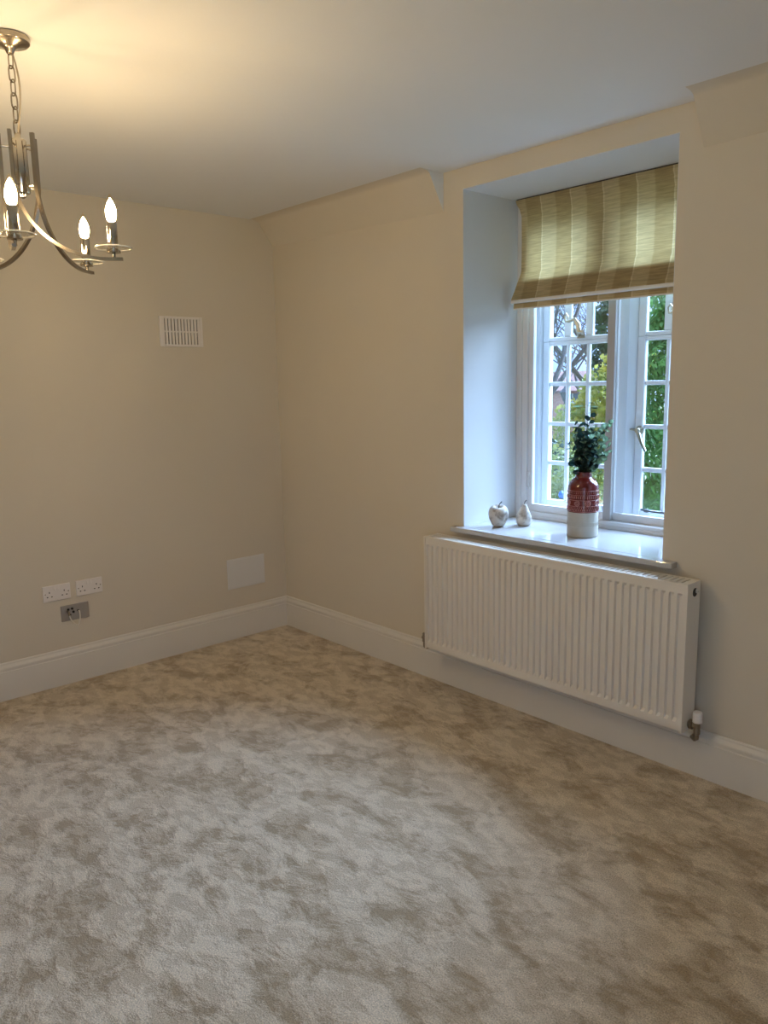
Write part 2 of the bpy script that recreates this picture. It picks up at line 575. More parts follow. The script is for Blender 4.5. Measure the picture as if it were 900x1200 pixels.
w3 = struct(empty('added_fill_window', (XW + 0.1, (BY0 + BY1) / 2, BZ0)), 'unseen white window added behind the camera for fill daylight')
m = MB()
m.box(XW + 0.08, XW + 0.15, BY0, BY0 + 0.05, BZ0, BZ1).box(XW + 0.08, XW + 0.15, BY1 - 0.05, BY1, BZ0, BZ1)
m.box(XW + 0.08, XW + 0.15, BY0 + 0.05, BY1 - 0.05, BZ0, BZ0 + 0.05).box(XW + 0.08, XW + 0.15, BY0 + 0.05, BY1 - 0.05, BZ1 - 0.05, BZ1)
m.box(XW + 0.08, XW + 0.15, (BY0 + BY1) / 2 - 0.03, (BY0 + BY1) / 2 + 0.03, BZ0 + 0.05, BZ1 - 0.05)
m.build('frame', 'upvc', w3)
for ya, yb in ((BY0 + 0.05, (BY0 + BY1) / 2 - 0.03), ((BY0 + BY1) / 2 + 0.03, BY1 - 0.05)):
    MB().box(XW + 0.113, XW + 0.117, ya, yb, BZ0 + 0.05, BZ1 - 0.05).build('pane', 'glass', w3)
ceil = struct(MB().box(-0.2, XW + 0.2, YB - 0.2, WALLT, ZC, ZC + 0.15).build('ceiling', 'ceiling'), 'white painted ceiling')

# sloping pieces where the roof cuts the ceiling, either side of the window bay
def soffit(x0, x1, z0, z1):
    mm = MB()
    ends = []
    for x, zs in ((x0, z0), (x1, z1)):
        prof = [(0.0, zs)]
        # straight rise, then a soft curve into the ceiling
        a = (-0.094, zs + (ZC - zs) * 0.90)
        prof.append(a)
        p0, p1, p2 = Vector(a), Vector((-0.107, ZC - 0.0005)), Vector((-0.16, ZC))
        for i in range(1, 11):
            t = i / 10
            q = (1 - t) ** 2 * p0 + 2 * t * (1 - t) * p1 + t * t * p2
            prof.append((q.x, q.y))
        prof.append((-0.16, ZC + 0.03))
        prof.append((0.0, ZC + 0.03))
        ends.append([mm.bm.verts.new((x, p[0], p[1])) for p in prof])
    A, B = ends
    n = len(A)
    for i in range(n):
        j = (i + 1) % n
        mm.bm.faces.new((A[i], A[j], B[j], B[i]))
    mm.bm.faces.new(A[::-1]).material_index = 1; mm.bm.faces.new(B).material_index = 1
    return mm.build('sloping_soffit', ['wall', 'ceiling'], ceil, smooth=True, ang=40)
soffit(0, 1.459, 2.437, 2.399)
soffit(2.755, XW, 2.41, 2.45)

# white lining of the opening
m = MB()
m.box(X1, X1 + 0.003, 0.0005, 0.70, ZS, ZT - 0.003).box(X2 - 0.003, X2, 0.0005, 0.70, ZS, ZT - 0.003).box(X1, X2, 0.0005, 0.70, ZT - 0.003, ZT)
struct(m.build('trim_1', 'reveal'), 'white painted lining of the deep window opening')

# skirting boards
def skirt_prof(s=1):
    return [(0, 0), (0.021 * s, 0), (0.021 * s, 0.150), (0.0175 * s, 0.153), (0.0175 * s, 0.160), (0.0195 * s, 0.166), (0.0185 * s, 0.172),
            (0.0125 * s, 0.180), (0.009 * s, 0.186), (0.0085 * s, 0.192), (0.005 * s, 0.197), (0, 0.197)]
struct(MB().strip(skirt_prof(), YB, 0, 'y').build('baseboard_left', 'trim', smooth=True, ang=25), 'tall white moulded skirting board on the vent wall')
struct(MB().strip(skirt_prof(-1), 0.0, XW, 'x').build('baseboard_window', 'trim', smooth=True, ang=25), 'tall white moulded skirting board below the radiator')
struct(MB().strip([(YB + p, q) for p, q in skirt_prof()], 0, XW, 'x').build('baseboard_back', 'trim'))
struct(MB().strip([(XW - p, q) for p, q in skirt_prof()], YB, 0, 'y').build('baseboard_right', 'trim'))

# sill board
sill = MB().box(1.531, 2.724, -0.045, 0.0, ZS - 0.025, ZS).box(X1, X2, 0.0, 0.56, ZS - 0.025, ZS)
bmesh.ops.remove_doubles(sill.bm, verts=sill.bm.verts, dist=1e-5)
sb = sill.build('trim_2', 'sill', bevel=0.004)
struct(sb, 'glossy white window sill board')

# ------------------------------------------------------------------ outer casement window
YO = 0.60
w1 = struct(empty('window_1', (2.122, YO, ZS)), 'old white casement window with small panes and a wide mullion')
m = MB()
m.box(X1, 1.632, 0.555, 0.625, 0.85, ZT).box(2.612, X2, 0.555, 0.625, 0.85, ZT)
m.box(1.632, 2.612, 0.555, 0.64, 0.85, 0.902).box(1.632, 2.612, 0.555, 0.625, 2.42, ZT)
m.build('outer_frame', 'upvc', w1, bevel=0.004)
m = MB()
m.strip([(2.058, 0.62), (2.058, 0.575), (2.066, 0.562), (2.096, 0.556), (2.0975, 0.552), (2.152, 0.552), (2.186, 0.592), (2.186, 0.62)], 0, 1)
# profile above is (x,y); turn it upright
for vtx in m.bm.verts:
    z, x, y = vtx.co
    vtx.co = (x, y, 0.902 + z * (2.42 - 0.902))
m.build('mullion', 'upvc', w1)

def light(x0, x1, z0, z1, cols, rows, bar, name, stile=0.04, rail=0.045, trail=0.02):
    m = MB()
    fa, fb = YO - 0.022, YO + 0.008
    m.box(x0, x0 + stile, fa, fb, z0, z1).box(x1 - stile, x1, fa, fb, z0, z1)
    m.box(x0 + stile, x1 - stile, fa, fb, z0, z0 + rail).box(x0 + stile, x1 - stile, fa, fb, z1 - trail, z1)
    c = m.build(name, 'upvc', w1, bevel=0.006)
    gx0, gx1, gz0, gz1 = x0 + stile, x1 - stile, z0 + rail, z1 - trail
    pw = (gx1 - gx0 - bar * (cols - 1)) / cols
    ph = (gz1 - gz0 - 0.022 * (rows - 1)) / rows
    for i in range(1, cols):
        xa = gx0 + i * pw + (i - 1) * bar
        MB().box(xa, xa + bar, YO - 0.016, YO + 0.006, gz0, gz1).build('glazing_bar', 'upvc', c, bevel=0.005)
    for j in range(1, rows):
        za = gz0 + j * ph + (j - 1) * 0.022
        MB().box(gx0, gx1, YO - 0.014, YO + 0.005, za, za + 0.022).build('glazing_bar', 'upvc', c, bevel=0.005)
    for i in range(cols):
        for j in range(rows):
            xa = gx0 + i * (pw + bar); za = gz0 + j * (ph + 0.022)
            MB().box(xa, xa + pw, YO - 0.0015, YO + 0.0015, za, za + ph).build('pane', 'glass', c)
    return c
cas_l = light(1.632, 2.058, 0.902, 1.784, 3, 4, 0.019, 'casement')
cas_r = light(2.186, 2.612, 0.902, 1.784, 3, 4, 0.019, 'casement')
top_l = light(1.632, 2.058, 1.784, 2.42, 3, 2, 0.042, 'top_light', rail=0.022)
top_r = light(2.186, 2.612, 1.784, 2.42, 3, 2, 0.042, 'top_light', rail=0.022)

# lever fastener on the right casement: rose, boss, hanging lever
def lever(x, z, parent):
    m = MB()
    y = YO - 0.022
    m.lathe([(0.023, 0), (0.023, -0.004), (0.017, -0.008), (0.012, -0.012), (0.012, -0.03), (0.009, -0.034)], 16, (x, y, z), 'y')
    m.tube([(x, y - 0.027, z + 0.004), (x + 0.012, y - 0.031, z - 0.018), (x + 0.026, y - 0.031, z - 0.055), (x + 0.047, y - 0.027, z - 0.098)], [0.010, 0.009, 0.0075, 0.006], 8)
    m.tube([(x, y - 0.015, z), (x - 0.035, y - 0.012, z + 0.004), (x - 0.05, y - 0.006, z + 0.002)], [0.007, 0.006, 0.004], 8)
    return m.build('lever_fastener', 'bronze', parent, smooth=True)
lever(2.212, 1.338, cas_r)
# monkey-tail stay on each top light
def tail(x, z, parent):
    m = MB()
    y = YO - 0.022
    m.box(x - 0.022, x + 0.022, y - 0.004, y, z - 0.012, z + 0.010)
    m.tube([(x + 0.018, y - 0.012, z + 0.008), (x + 0.022, y - 0.022, z + 0.022), (x + 0.004, y - 0.026, z + 0.02), (x - 0.002, y - 0.03, z + 0.055), (x - 0.018, y - 0.036, z + 0.082),
            (x - 0.05, y - 0.04, z + 0.072), (x - 0.068, y - 0.042, z + 0.074), (x - 0.073, y - 0.042, z + 0.098), (x - 0.063, y - 0.042, z + 0.112), (x - 0.052, y - 0.042, z + 0.098), (x - 0.058, y - 0.042, z + 0.085)],
           [0.010, 0.012, 0.012, 0.012, 0.010, 0.008, 0.006, 0.005, 0.0045, 0.004, 0.0035], 8)
    m.tube([(x - 0.012, y - 0.005, z), (x - 0.010, y - 0.022, z + 0.03), (x - 0.004, y - 0.028, z + 0.055)], 0.008, 8)
    return m.build('curled_stay', 'bronze', parent, smooth=True)
tail(1.868, 1.806, top_l)
tail(2.43, 1.806, top_r)
# casement stay bar along the bottom rail
m = MB()
m.tube([(2.24, 0.565, 0.952), (2.30, 0.560, 0.948), (2.52, 0.560, 0.948)], 0.005, 8).box(2.255, 2.275, 0.565, 0.58, 0.94, 0.955)
m.build('stay_bar', 'iron', cas_r)

# ------------------------------------------------------------------ inner secondary glazing
w2 = struct(empty('window_2', (2.122, 0.45, ZS)), 'white sliding secondary glazing with two tall panels')
m = MB()
m.box(X1 + 0.003, 1.616, 0.415, 0.50, ZS, ZT - 0.003).box(1.616, 1.648, 0.425, 0.50, ZS, ZT - 0.003)
m.box(2.597, 2.630, 0.425, 0.50, ZS, ZT - 0.003).box(2.630, X2 - 0.003, 0.415, 0.50, ZS, ZT - 0.003)
m.box(1.648, 2.597, 0.425, 0.50, ZS, 0.900).box(1.616, 2.630, 0.418, 0.425, ZS, 0.880).box(1.648, 2.597, 0.425, 0.50, 2.44, ZT - 0.003)
m.build('outer_frame', 'alu', w2, bevel=0.002)
def panel(x0, x1, y0, left, right):
    m = MB()
    m.box(x0, x0 + left, y0, y0 + 0.02, 0.900, 2.44)
    m.box(x0 + left, x1 - right, y0, y0 + 0.02, 0.900, 0.938).box(x0 + left, x1 - right, y0, y0 + 0.02, 2.40, 2.44)
    p = m.build('sliding_panel', 'alu', w2, bevel=0.002)
    MB().box(x1 - right, x1, y0, y0 + 0.02, 0.900, 2.44).build('meeting_stile' if x1 < 2.3 else 'end_stile', 'shadedalu' if x1 < 2.3 else 'alu', p, bevel=0.002)
    MB().box(x0 + left, x1 - right, y0 + 0.008, y0 + 0.012, 0.938, 2.40).build('pane', 'glass', p)
    return p
pl = panel(1.648, 2.146, 0.440, 0.026, 0.040)
pr_ = panel(2.110, 2.597, 0.466, 0.036, 0.030)
MB().box(1.650, 1.660, 0.428, 0.441, 1.025, 1.105).build('finger_pull', 'alu', pl, bevel=0.002)

# ================================================================== OBJECTS
# ------------------------------------------------------------------ radiator
rx0, rx1, rz0, rz1 = 1.432, 2.838, 0.215, 0.815
ryf, ryb = -0.133, -0.033
rad = tag(empty('radiator', ((rx0 + rx1) / 2, -0.08, rz0)), 'long white panel radiator with fluted front below the window sill', 'radiator')
# fluted front panel: pressed channels
N = 41
px0 = 1.450
pitch = (2.828 - px0) / N
zs_ = [rz0 + 0.008, rz0 + 0.040, rz0 + 0.054, rz1 - 0.052, rz1 - 0.040, rz1 - 0.012]
xs, dx = [rx0 + 0.010], [0]
for i in range(N):
    a = px0 + i * pitch
    xs += [a, a + 0.004, a + 0.016, a + 0.021]
    dx += [0, 1, 1, 0]
xs.append(rx1 - 0.010); dx.append(0)
dz = [0, 0, 1, 1, 0, 0]
m = MB()
grid = [[m.bm.verts.new((x, ryf + 0.0115 * dx[i] * dz[j], z)) for j, z in enumerate(zs_)] for i, x in enumerate(xs)]
for i in range(len(xs) - 1):
    for j in range(len(zs_) - 1):
        m.bm.faces.new((grid[i][j], grid[i + 1][j], grid[i + 1][j + 1], grid[i][j + 1]))
# return edges so the panel has thickness
nx, nzv = len(xs), len(zs_)
loop = [(i, 0) for i in range(nx)] + [(nx - 1, j) for j in range(1, nzv)] + [(i, nzv - 1) for i in range(nx - 2, -1, -1)] + [(0, j) for j in range(nzv - 2, 0, -1)]
back = [m.bm.verts.new((grid[i][j].co.x, ryf + 0.014, grid[i][j].co.z)) for i, j in loop]
for k in range(len(loop)):
    k2 = (k + 1) % len(loop)
    a, b = grid[loop[k][0]][loop[k][1]], grid[loop[k2][0]][loop[k2][1]]
    m.bm.faces.new((a, b, back[k2], back[k]))
m.build('front_panel', 'rad', rad)
MB().box(rx0 + 0.01, rx1 - 0.01, ryb - 0.012, ryb - 0.002, rz0 + 0.008, rz1 - 0.014).build('rear_panel', 'rad', rad)
# corrugated convector fins between the panels
m = MB()
fx = [rx0 + 0.04 + 0.0135 * i for i in range(98)]
for i, (a, b) in enumerate(zip(fx, fx[1:])):
    ya, yb = (ryf + 0.02, ryb - 0.02) if i % 2 == 0 else (ryb - 0.02, ryf + 0.02)
    m.poly([(a, ya, rz0 + 0.05), (b, yb, rz0 + 0.05), (b, yb, rz1 - 0.04), (a, ya, rz1 - 0.04)])
m.build('convector_fins', 'rad', rad)
# side covers
for sx in (0, 1):
    x = rx0 if sx == 0 else rx1 - 0.0025
    m = MB()
    m.box(x, x + 0.0025, ryf - 0.002, ryb, rz0, rz1 - 0.003)
    xi = rx0 if sx == 0 else rx1 - 0.010
    m.box(xi, xi + 0.010, ryf - 0.0025, ryf - 0.0005, rz0, rz1 - 0.003)
    side = m.build('side_cover', 'rad', rad, bevel=0.001)
    xo = rx0 - 0.001 if sx == 0 else rx1 + 0.0008
    MB().lathe([(0.017, 0), (0.017, 0.0015)], 16, (xo - 0.0008, -0.078, rz1 - 0.040), 'x').build('tapping_hole', 'dark', side)
    MB().lathe([(0.010, 0), (0.010, 0.006), (0.005, 0.006), (0.005, 0.012)], 12, (xo if sx else xo - 0.012, -0.066, rz1 - 0.036), 'x').build('bleed_plug', 'rad', side)
# top grille: frame and slats
m = MB()
m.box(rx0, rx1, ryf - 0.003, ryf + 0.012, rz1 - 0.006, rz1).box(rx0, rx1, ryb - 0.012, ryb, rz1 - 0.006, rz1)
m.box(rx0, rx0 + 0.03, ryf + 0.012, ryb - 0.012, rz1 - 0.006, rz1).box(rx1 - 0.03, rx1, ryf + 0.012, ryb - 0.012, rz1 - 0.006, rz1)
m.box(rx0, rx1, ryf - 0.003, ryf - 0.001, rz1 - 0.012, rz1 - 0.004)
g = m.build('top_grille', 'rad', rad, bevel=0.0015)
m = MB()
for i in range(56):
    x = rx0 + 0.042 + i * 0.0238
    m.box(x, x + 0.0175, ryf + 0.010, ryb - 0.010, rz1 - 0.004, rz1 - 0.0005)
m.build('grille_slats', 'rad', g)
# brackets to the wall
for bx in (rx0 + 0.22, rx1 - 0.22):
    MB().box(bx - 0.015, bx + 0.015, ryb - 0.004, -0.0005, rz0 + 0.05, rz1 - 0.06).build('wall_bracket', 'rad', rad)
# lockshield valve (window-wall corner end)
vy = -0.075
m = MB()
m.lathe([(0.010, -0.012), (0.010, 0), (0.014, 0.002), (0.014, 0.016), (0.010, 0.018), (0.010, 0.065)], 12, (rx0 - 0.062, vy, 0.245), 'x')
m.lathe([(0.008, 0.20), (0.008, 0.222), (0.012, 0.225), (0.012, 0.238), (0.011, 0.242), (0.011, 0.268), (0.007, 0.272)], 12, (rx0 - 0.062, vy, 0))
m.tube([(rx0 - 0.062, vy, 0.215), (rx0 - 0.062, vy, 0.196), (rx0 - 0.062, vy + 0.012, 0.186), (rx0 - 0.062, -0.0195, 0.184)], 0.0075, 8)
m.build('lockshield_valve', 'valve', rad, smooth=True)
# thermostatic-style valve on the other end
m = MB()
cx = rx1 + 0.034
m.lathe([(0.016, -0.034), (0.020, -0.030), (0.020, -0.018), (0.013, -0.016), (0.013, 0.0)], 12, (cx, vy, 0.240), 'x')
m.lathe([(0.009, 0.190), (0.009, 0.205), (0.013, 0.208), (0.013, 0.222), (0.012, 0.226), (0.013, 0.262)], 12, (cx, vy, 0))
m.tube([(cx, vy, 0.200), (cx, vy, 0.188), (cx - 0.010, vy + 0.004, 0.180), (cx - 0.028, vy + 0.02, 0.178), (cx - 0.030, -0.0195, 0.178)], 0.0085, 8)
vb = m.build('valve_body', 'valve', rad, smooth=True)
m = MB()
m.lathe([(0.012, 0.254), (0.0185, 0.256), (0.0185, 0.292), (0.016, 0.298), (0.006, 0.300)], 20, (cx, vy, 0))
m.build('valve_cap', 'plastic', vb, smooth=True, ang=35)

# ------------------------------------------------------------------ wall plates on the left wall (x = 0)
def double_socket(y, z, label):
    t = tag(empty('double_socket', (0, y + 0.073, z)), label, 'socket', 'white double sockets')
    MB().box(0, 0.009, y, y + 0.146, z, z + 0.086).build('face_plate', 'plastic', t, bevel=0.0035)
    for k in (0, 1):
        sy = y + 0.0585 + k * 0.017
        m = MB()
        m.strip([(0.008, z + 0.058), (0.0135, z + 0.060), (0.010, z + 0.078), (0.008, z + 0.078)], sy, sy + 0.0125, 'y')
        m.build('rocker_switch', 'plastic', t)
    for k in (0, 1):
        yc = y + 0.034 + k * 0.078
        for (a, b, w, h) in ((0, 0.050, 0.0045, 0.009), (-0.0115, 0.026, 0.0075, 0.005), (0.0115, 0.026, 0.0075, 0.005)):
            MB().box(0.0088, 0.0093, yc + a - w / 2, yc + a + w / 2, z + b - h / 2, z + b + h / 2).build('pin_slot', 'dark', t)
    for k in (0, 1):
        MB().lathe([(0.0032, 0.0085), (0.0032, 0.0095), (0.001, 0.0098)], 10, (0, y + 0.0125 + k * 0.121, z + 0.043), 'x').build('screw', 'chrome', t)
double_socket(-1.561, 0.471, 'white double socket with two switches, nearer the picture edge')
double_socket(-1.385, 0.472, 'white double socket with two switches, nearer the room corner')

t = tag(empty('media_plate', (0, -1.400, 0.346)), 'grey metal outlet plate with black ports and a looped white lead', 'outlet')
MB().box(0, 0.008, -1.475, -1.325, 0.346, 0.433).build('face_plate', 'greyplate', t, bevel=0.002)
for (y, z, r_) in ((-1.437, 0.409, 0.0068), (-1.416, 0.411, 0.0064), (-1.410, 0.392, 0.0066), (-1.429, 0.379, 0.0058), (-1.384, 0.395, 0.0052)):
    m = MB().lathe([(r_, 0.007), (r_, 0.011), (r_ * 0.7, 0.012), (r_ * 0.65, 0.009)], 14, (0, y, z), 'x')
    m.build('port', 'dark', t)
m = MB().tube([(0.01, -1.441, 0.401), (0.032, -1.443, 0.396), (0.044, -1.446, 0.385)], [0.0065, 0.0068, 0.005], 10)
m.build('plug', 'valve', t, smooth=True)
pts = []
for i in range(17):
    a = PI * i / 16
    pts.append((0.030 - 0.016 * abs(math.cos(a)) + 0.018 * math.sin(a), -1.408 - 0.029 * math.cos(a), 0.388 - 0.062 * math.sin(a) + (0.003 if i < 8 else 0)))
pts[0] = (0.044, -1.443, 0.385)
pts.append((0.010, -1.383, 0.395))
MB().tube(pts, 0.0032, 8).build('white_lead', 'whitecable', t, smooth=True)

t = tag(empty('access_panel', (0, -0.306, 0.320)), 'plain white blanking panel low on the wall by the corner', 'panel')
MB().box(0, 0.004, -0.444, -0.168, 0.320, 0.512).build('frame', 'hatch', t, bevel=0.0015)
MB().box(0.003, 0.0065, -0.436, -0.176, 0.328, 0.504).build('cover', 'hatch', t, bevel=0.0015)

# air vent: frame, mid rail, slats over a black sheet for the recess shade
t = tag(empty('air_vent', (0, -0.661, 1.816)), 'white louvred air vent high on the left wall', 'vent')
vy0, vy1, vz0, vz1 = -0.797, -0.526, 1.816, 1.985
MB().box(0.0003, 0.002, vy0 + 0.02, vy1 - 0.015, vz0 + 0.012, vz1 - 0.012).build('recess_shade', 'dark', t)
m = MB()
m.box(0, 0.012, vy0, vy0 + 0.030, vz0, vz1).box(0, 0.012, vy1 - 0.018, vy1, vz0, vz1)
m.box(0, 0.012, vy0 + 0.030, vy1 - 0.018, vz0, vz0 + 0.013).box(0, 0.012, vy0 + 0.030, vy1 - 0.018, vz1 - 0.013, vz1)
m.build('frame', 'plastic', t, bevel=0.002)
MB().box(0.003, 0.0095, vy0 + 0.030, vy1 - 0.018, (vz0 + vz1) / 2 - 0.004, (vz0 + vz1) / 2 + 0.004).build('mid_rail', 'plastic', t)
sp = (vy1 - 0.018 - vy0 - 0.030) / 11
me_slat = None
for i in range(11):
    ya = vy0 + 0.030 + i * sp + 0.006
    MB().strip([(0.002, ya + 0.004), (0.0105, ya), (0.0105, ya + sp - 0.0075), (0.002, ya + sp - 0.0045)], vz0 + 0.013, vz1 - 0.013, 'y') if False else None
    m = MB().box(0.002, 0.0105, ya, ya + sp - 0.0062, vz0 + 0.013, vz1 - 0.013)
    m.build('slat', 'plastic', t, bevel=0.0015)

# ------------------------------------------------------------------ roman blind
bx0, bx1 = 1.604, 2.640
t = tag(empty('roman_blind', (bx0, 0.38, 2.478)), 'beige striped roman blind half lowered in the window', 'blind')
org = (1.751 - 0.1722, 0.38, 2.2)
def sheet(prof, th, name, mat, wav=0.0):
    m = MB()
    ns = 40
    rows = []
    for k in range(ns + 1):
        u = k / ns
        x = bx0 + (bx1 - bx0) * u
        row = []
        for (y, z) in prof:
            dy = wav * math.sin(u * 23 + z * 9)
            inset = 0.024 * max(0.0, min(1.0, (z - 1.99) / 0.13, (2.47 - z) / 0.05)) * (1 - u) ** 6
            row.append((x + inset, y + dy, z))
        rows.append(row)
    # front and back skins plus rim
    F = [[m.bm.verts.new(p) for p in r_] for r_ in rows]
    B = [[m.bm.verts.new((p[0], p[1] + th, p[2])) for p in r_] for r_ in rows]
    n = len(prof)
    for k in range(ns):
        for j in range(n - 1):
            m.bm.faces.new((F[k][j], F[k + 1][j], F[k + 1][j + 1], F[k][j + 1]))
    if th > 0:
        for k in range(ns):
            for j in range(n - 1):
                m.bm.faces.new((B[k][j], B[k][j + 1], B[k + 1][j + 1], B[k + 1][j]))
            m.bm.faces.new((F[k][0], B[k][0], B[k + 1][0], F[k + 1][0]))
            m.bm.faces.new((F[k][-1], F[k + 1][-1], B[k + 1][-1], B[k][-1]))
        for j in range(n - 1):
            m.bm.faces.new((F[0][j], F[0][j + 1], B[0][j + 1], B[0][j]))
            m.bm.faces.new((F[-1][j], B[-1][j], B[-1][j + 1], F[-1][j + 1]))
    return m.build(name, mat, t, smooth=True, origin=org, ang=60)
face = [(0.372, 2.476), (0.373, 2.455), (0.382, 2.435), (0.389, 2.40), (0.392, 2.30), (0.392, 2.20), (0.391, 2.135), (0.388, 2.125), (0.386, 2.120), (0.384, 2.113), (0.376, 2.09), (0.366, 2.06), (0.356, 2.03), (0.346, 2.005), (0.341, 1.990)]
sheet(face, 0.0, 'fabric_face', 'blind', 0.0015)
sheet([(0.3415, 1.991), (0.338, 1.983), (0.340, 1.975), (0.346, 1.973)], 0.002, 'lining_edge', 'lining', 0.0)
sheet([(0.350, 1.980), (0.366, 2.02), (0.380, 2.06), (0.388, 2.09)], 0.002, 'fold_back', 'blindlined', 0.001)
sheet([(0.386, 2.06), (0.376, 2.02), (0.366, 1.985), (0.362, 1.957), (0.361, 1.946)], 0.003, 'lower_hem', 'blindlined', 0.001)
sheet([(0.3605, 1.950), (0.3595, 1.943)], 0.006, 'hem_trim', 'lining', 0.001)
MB().box(bx0, bx1, 0.379, 0.402, 2.462, 2.483).build('head_rail', 'stem', t)

# ------------------------------------------------------------------ ornaments on the sill
def apple(x, y):
    t = tag(empty('ornamental_apple', (x, y, ZS)), 'whitewashed wooden apple ornament on the window sill', 'ornament')
    prof = [(0.004, 0.000), (0.020, 0.0), (0.026, 0.002), (0.034, 0.012), (0.042, 0.028), (0.048, 0.046), (0.0505, 0.064), (0.049, 0.080), (0.044, 0.093),
            (0.036, 0.101), (0.027, 0.103), (0.018, 0.099), (0.010, 0.092), (0.003, 0.087)]
    m = MB().lathe(prof, 28)
    for v_ in m.bm.verts:
        a = math.atan2(v_.co.y, v_.co.x)
        v_.co.x *= 1 + 0.03 * math.cos(2 * a + 0.6)
        v_.co.z *= 1 + 0.05 * math.cos(a - 2.2) * (v_.co.z / 0.1)
        v_.co.z = max(v_.co.z, 0)
    for v_ in m.bm.verts:
        v_.co += Vector((x, y, ZS))
    m.build('body', 'fruit', t, smooth=True, ang=70, origin=(x, y, ZS))
    MB().tube([(x, y, ZS + 0.085), (x + 0.003, y + 0.003, ZS + 0.112), (x + 0.012, y + 0.012, ZS + 0.126)], [0.0022, 0.002, 0.003], 8).build('stem', 'stem', t, smooth=True)
apple(1.712, 0.118)
def pear(x, y):
    t = tag(empty('ornamental_pear', (x, y, ZS)), 'whitewashed wooden pear ornament on the window sill', 'ornament')
    prof = [(0.004, 0.0), (0.022, 0.0), (0.030, 0.003), (0.037, 0.014), (0.0405, 0.028), (0.039, 0.044), (0.033, 0.060), (0.025, 0.076), (0.0185, 0.091), (0.0145, 0.102), (0.009, 0.109), (0.002, 0.110)]
    m = MB().lathe(prof, 28)
    for v_ in m.bm.verts:
        v_.co.x += 0.10 * max(0, v_.co.z - 0.05) * 0.6
        v_.co.y += 0.10 * max(0, v_.co.z - 0.05) * 0.3
        v_.co += Vector((x, y, ZS))
    m.build('body', 'fruit', t, smooth=True, ang=70, origin=(x, y, ZS))
    MB().tube([(x + 0.003, y, ZS + 0.107), (x + 0.004, y + 0.001, ZS + 0.118), (x + 0.011, y + 0.007, ZS + 0.130)], [0.002, 0.0018, 0.0026], 8).build('stem', 'stem', t, smooth=True)
pear(1.790, 0.222)

# vase: cream lower half, red glazed upper half with stamped relief
vx, vyy = 2.152, 0.196
t = tag(empty('ceramic_vase', (vx, vyy, ZS)), 'tall ceramic vase, red glazed above and cream below', 'vase')
RV = 0.0705
m = MB().lathe([(0.004, 0), (RV - 0.005, 0), (RV - 0.001, 0.004), (RV, 0.010), (RV, 0.118)], 48, (vx, vyy, ZS), caps=True)
low = m.build('cream_base', 'stone', t, smooth=True, ang=50)
m = MB().lathe([(RV, 0.118), (RV, 0.226), (RV - 0.0015, 0.238), (RV - 0.006, 0.250), (RV - 0.014, 0.262), (RV - 0.024, 0.271), (RV - 0.031, 0.276), (RV - 0.0335, 0.281),
                (RV - 0.034, 0.297), (RV - 0.033, 0.302), (RV - 0.036, 0.303), (RV - 0.040, 0.300), (RV - 0.041, 0.270), (RV - 0.02, 0.24), (RV - 0.02, 0.16)], 48, (vx, vyy, ZS), caps=False)
upv = m.build('red_body', 'glaze', t, smooth=True, ang=50)
def cyl(a, h, off=0.0006):
    return (vx + (RV + off) * math.cos(a), vyy + (RV + off) * math.sin(a), ZS + h)
m = MB()
for h in (0.2185, 0.199, 0.1755, 0.1475, 0.123):
    m.ringtube([cyl(2 * PI * k / 48, h, 0.0) for k in range(48)], 0.0010, 5)
nr = 44
for k in range(nr):
    a = 2 * PI * k / nr
    m.tube([cyl(a, 0.183), cyl(a, 0.195)], 0.0021, 5)           # row of upright dashes
    m.tube([cyl(a, 0.127), cyl(a, 0.135)], 0.0021, 5)
    m.tube([cyl(a + PI / nr, 0.137), cyl(a + PI / nr, 0.144)], 0.0014, 5)
    m.tube([cyl(a, 0.206), cyl(a, 0.209)], 0.0016, 5)
    m.tube([cyl(a, 0.212), cyl(a, 0.2145)], 0.0014, 5)
m.build('stamped_bands', 'glazepale', upv)
for k in range(9):
    a0 = 2 * PI * k / 9
    pts = []
    for i in range(34):
        th = i / 33 * 4.6 * PI
        r_ = 0.0015 + 0.0135 * i / 33
        pts.append(cyl(a0 + r_ * math.cos(th) / RV, 0.1615 + r_ * math.sin(th) * 0.95))
    MB().tube(pts, 0.0017, 5).build('spiral', 'glazepale', upv)
m = MB()
for h in (0.113, 0.108, 0.094, 0.074, 0.050):
    m.ringtube([cyl(2 * PI * k / 48, h, -0.0002) for k in range(48)], 0.0009, 5)
for k in range(60):
    a = 2 * PI * k / 60
    m.tube([cyl(a, 0.054, 0.0), cyl(a, 0.070, 0.0)], 0.0009, 5)
m.build('grooved_bands', 'stone', low)

# eucalyptus spray standing in the vase
rnd = random.Random(11)
t = tag(empty('eucalyptus_spray', (vx, vyy, ZS + 0.27)), 'bunch of artificial eucalyptus standing in the red vase', 'plant')
def leaf_mesh(name, mat):
    bm = bmesh.new()
    n = 9
    c0 = bm.verts.new((0.5, 0, -0.06))
    ring = []
    for k in range(12):
        a = 2 * PI * k / 12
        x = 0.5 + 0.5 * math.cos(a)
        y = 0.42 * math.sin(a) * (1.0 + 0.12 * math.cos(a))
        ring.append(bm.verts.new((x, y, 0.05 * abs(math.sin(a)) + 0.04 * math.cos(a))))
    for k in range(12):
        bm.faces.new((c0, ring[k], ring[(k + 1) % 12]))
    ext = bmesh.ops.solidify(bm, geom=bm.faces[:], thickness=0.025)
    me = bpy.data.meshes.new(name)
    bm.to_mesh(me); bm.free()
    for p in me.polygons:
        p.use_smooth = True
    me.materials.append(MT[mat])
    return me
LM = [leaf_mesh('leaf_dark', 'eucd'), leaf_mesh('leaf_pale', 'eucp')]
torg = Vector((vx, vyy, ZS + 0.27))
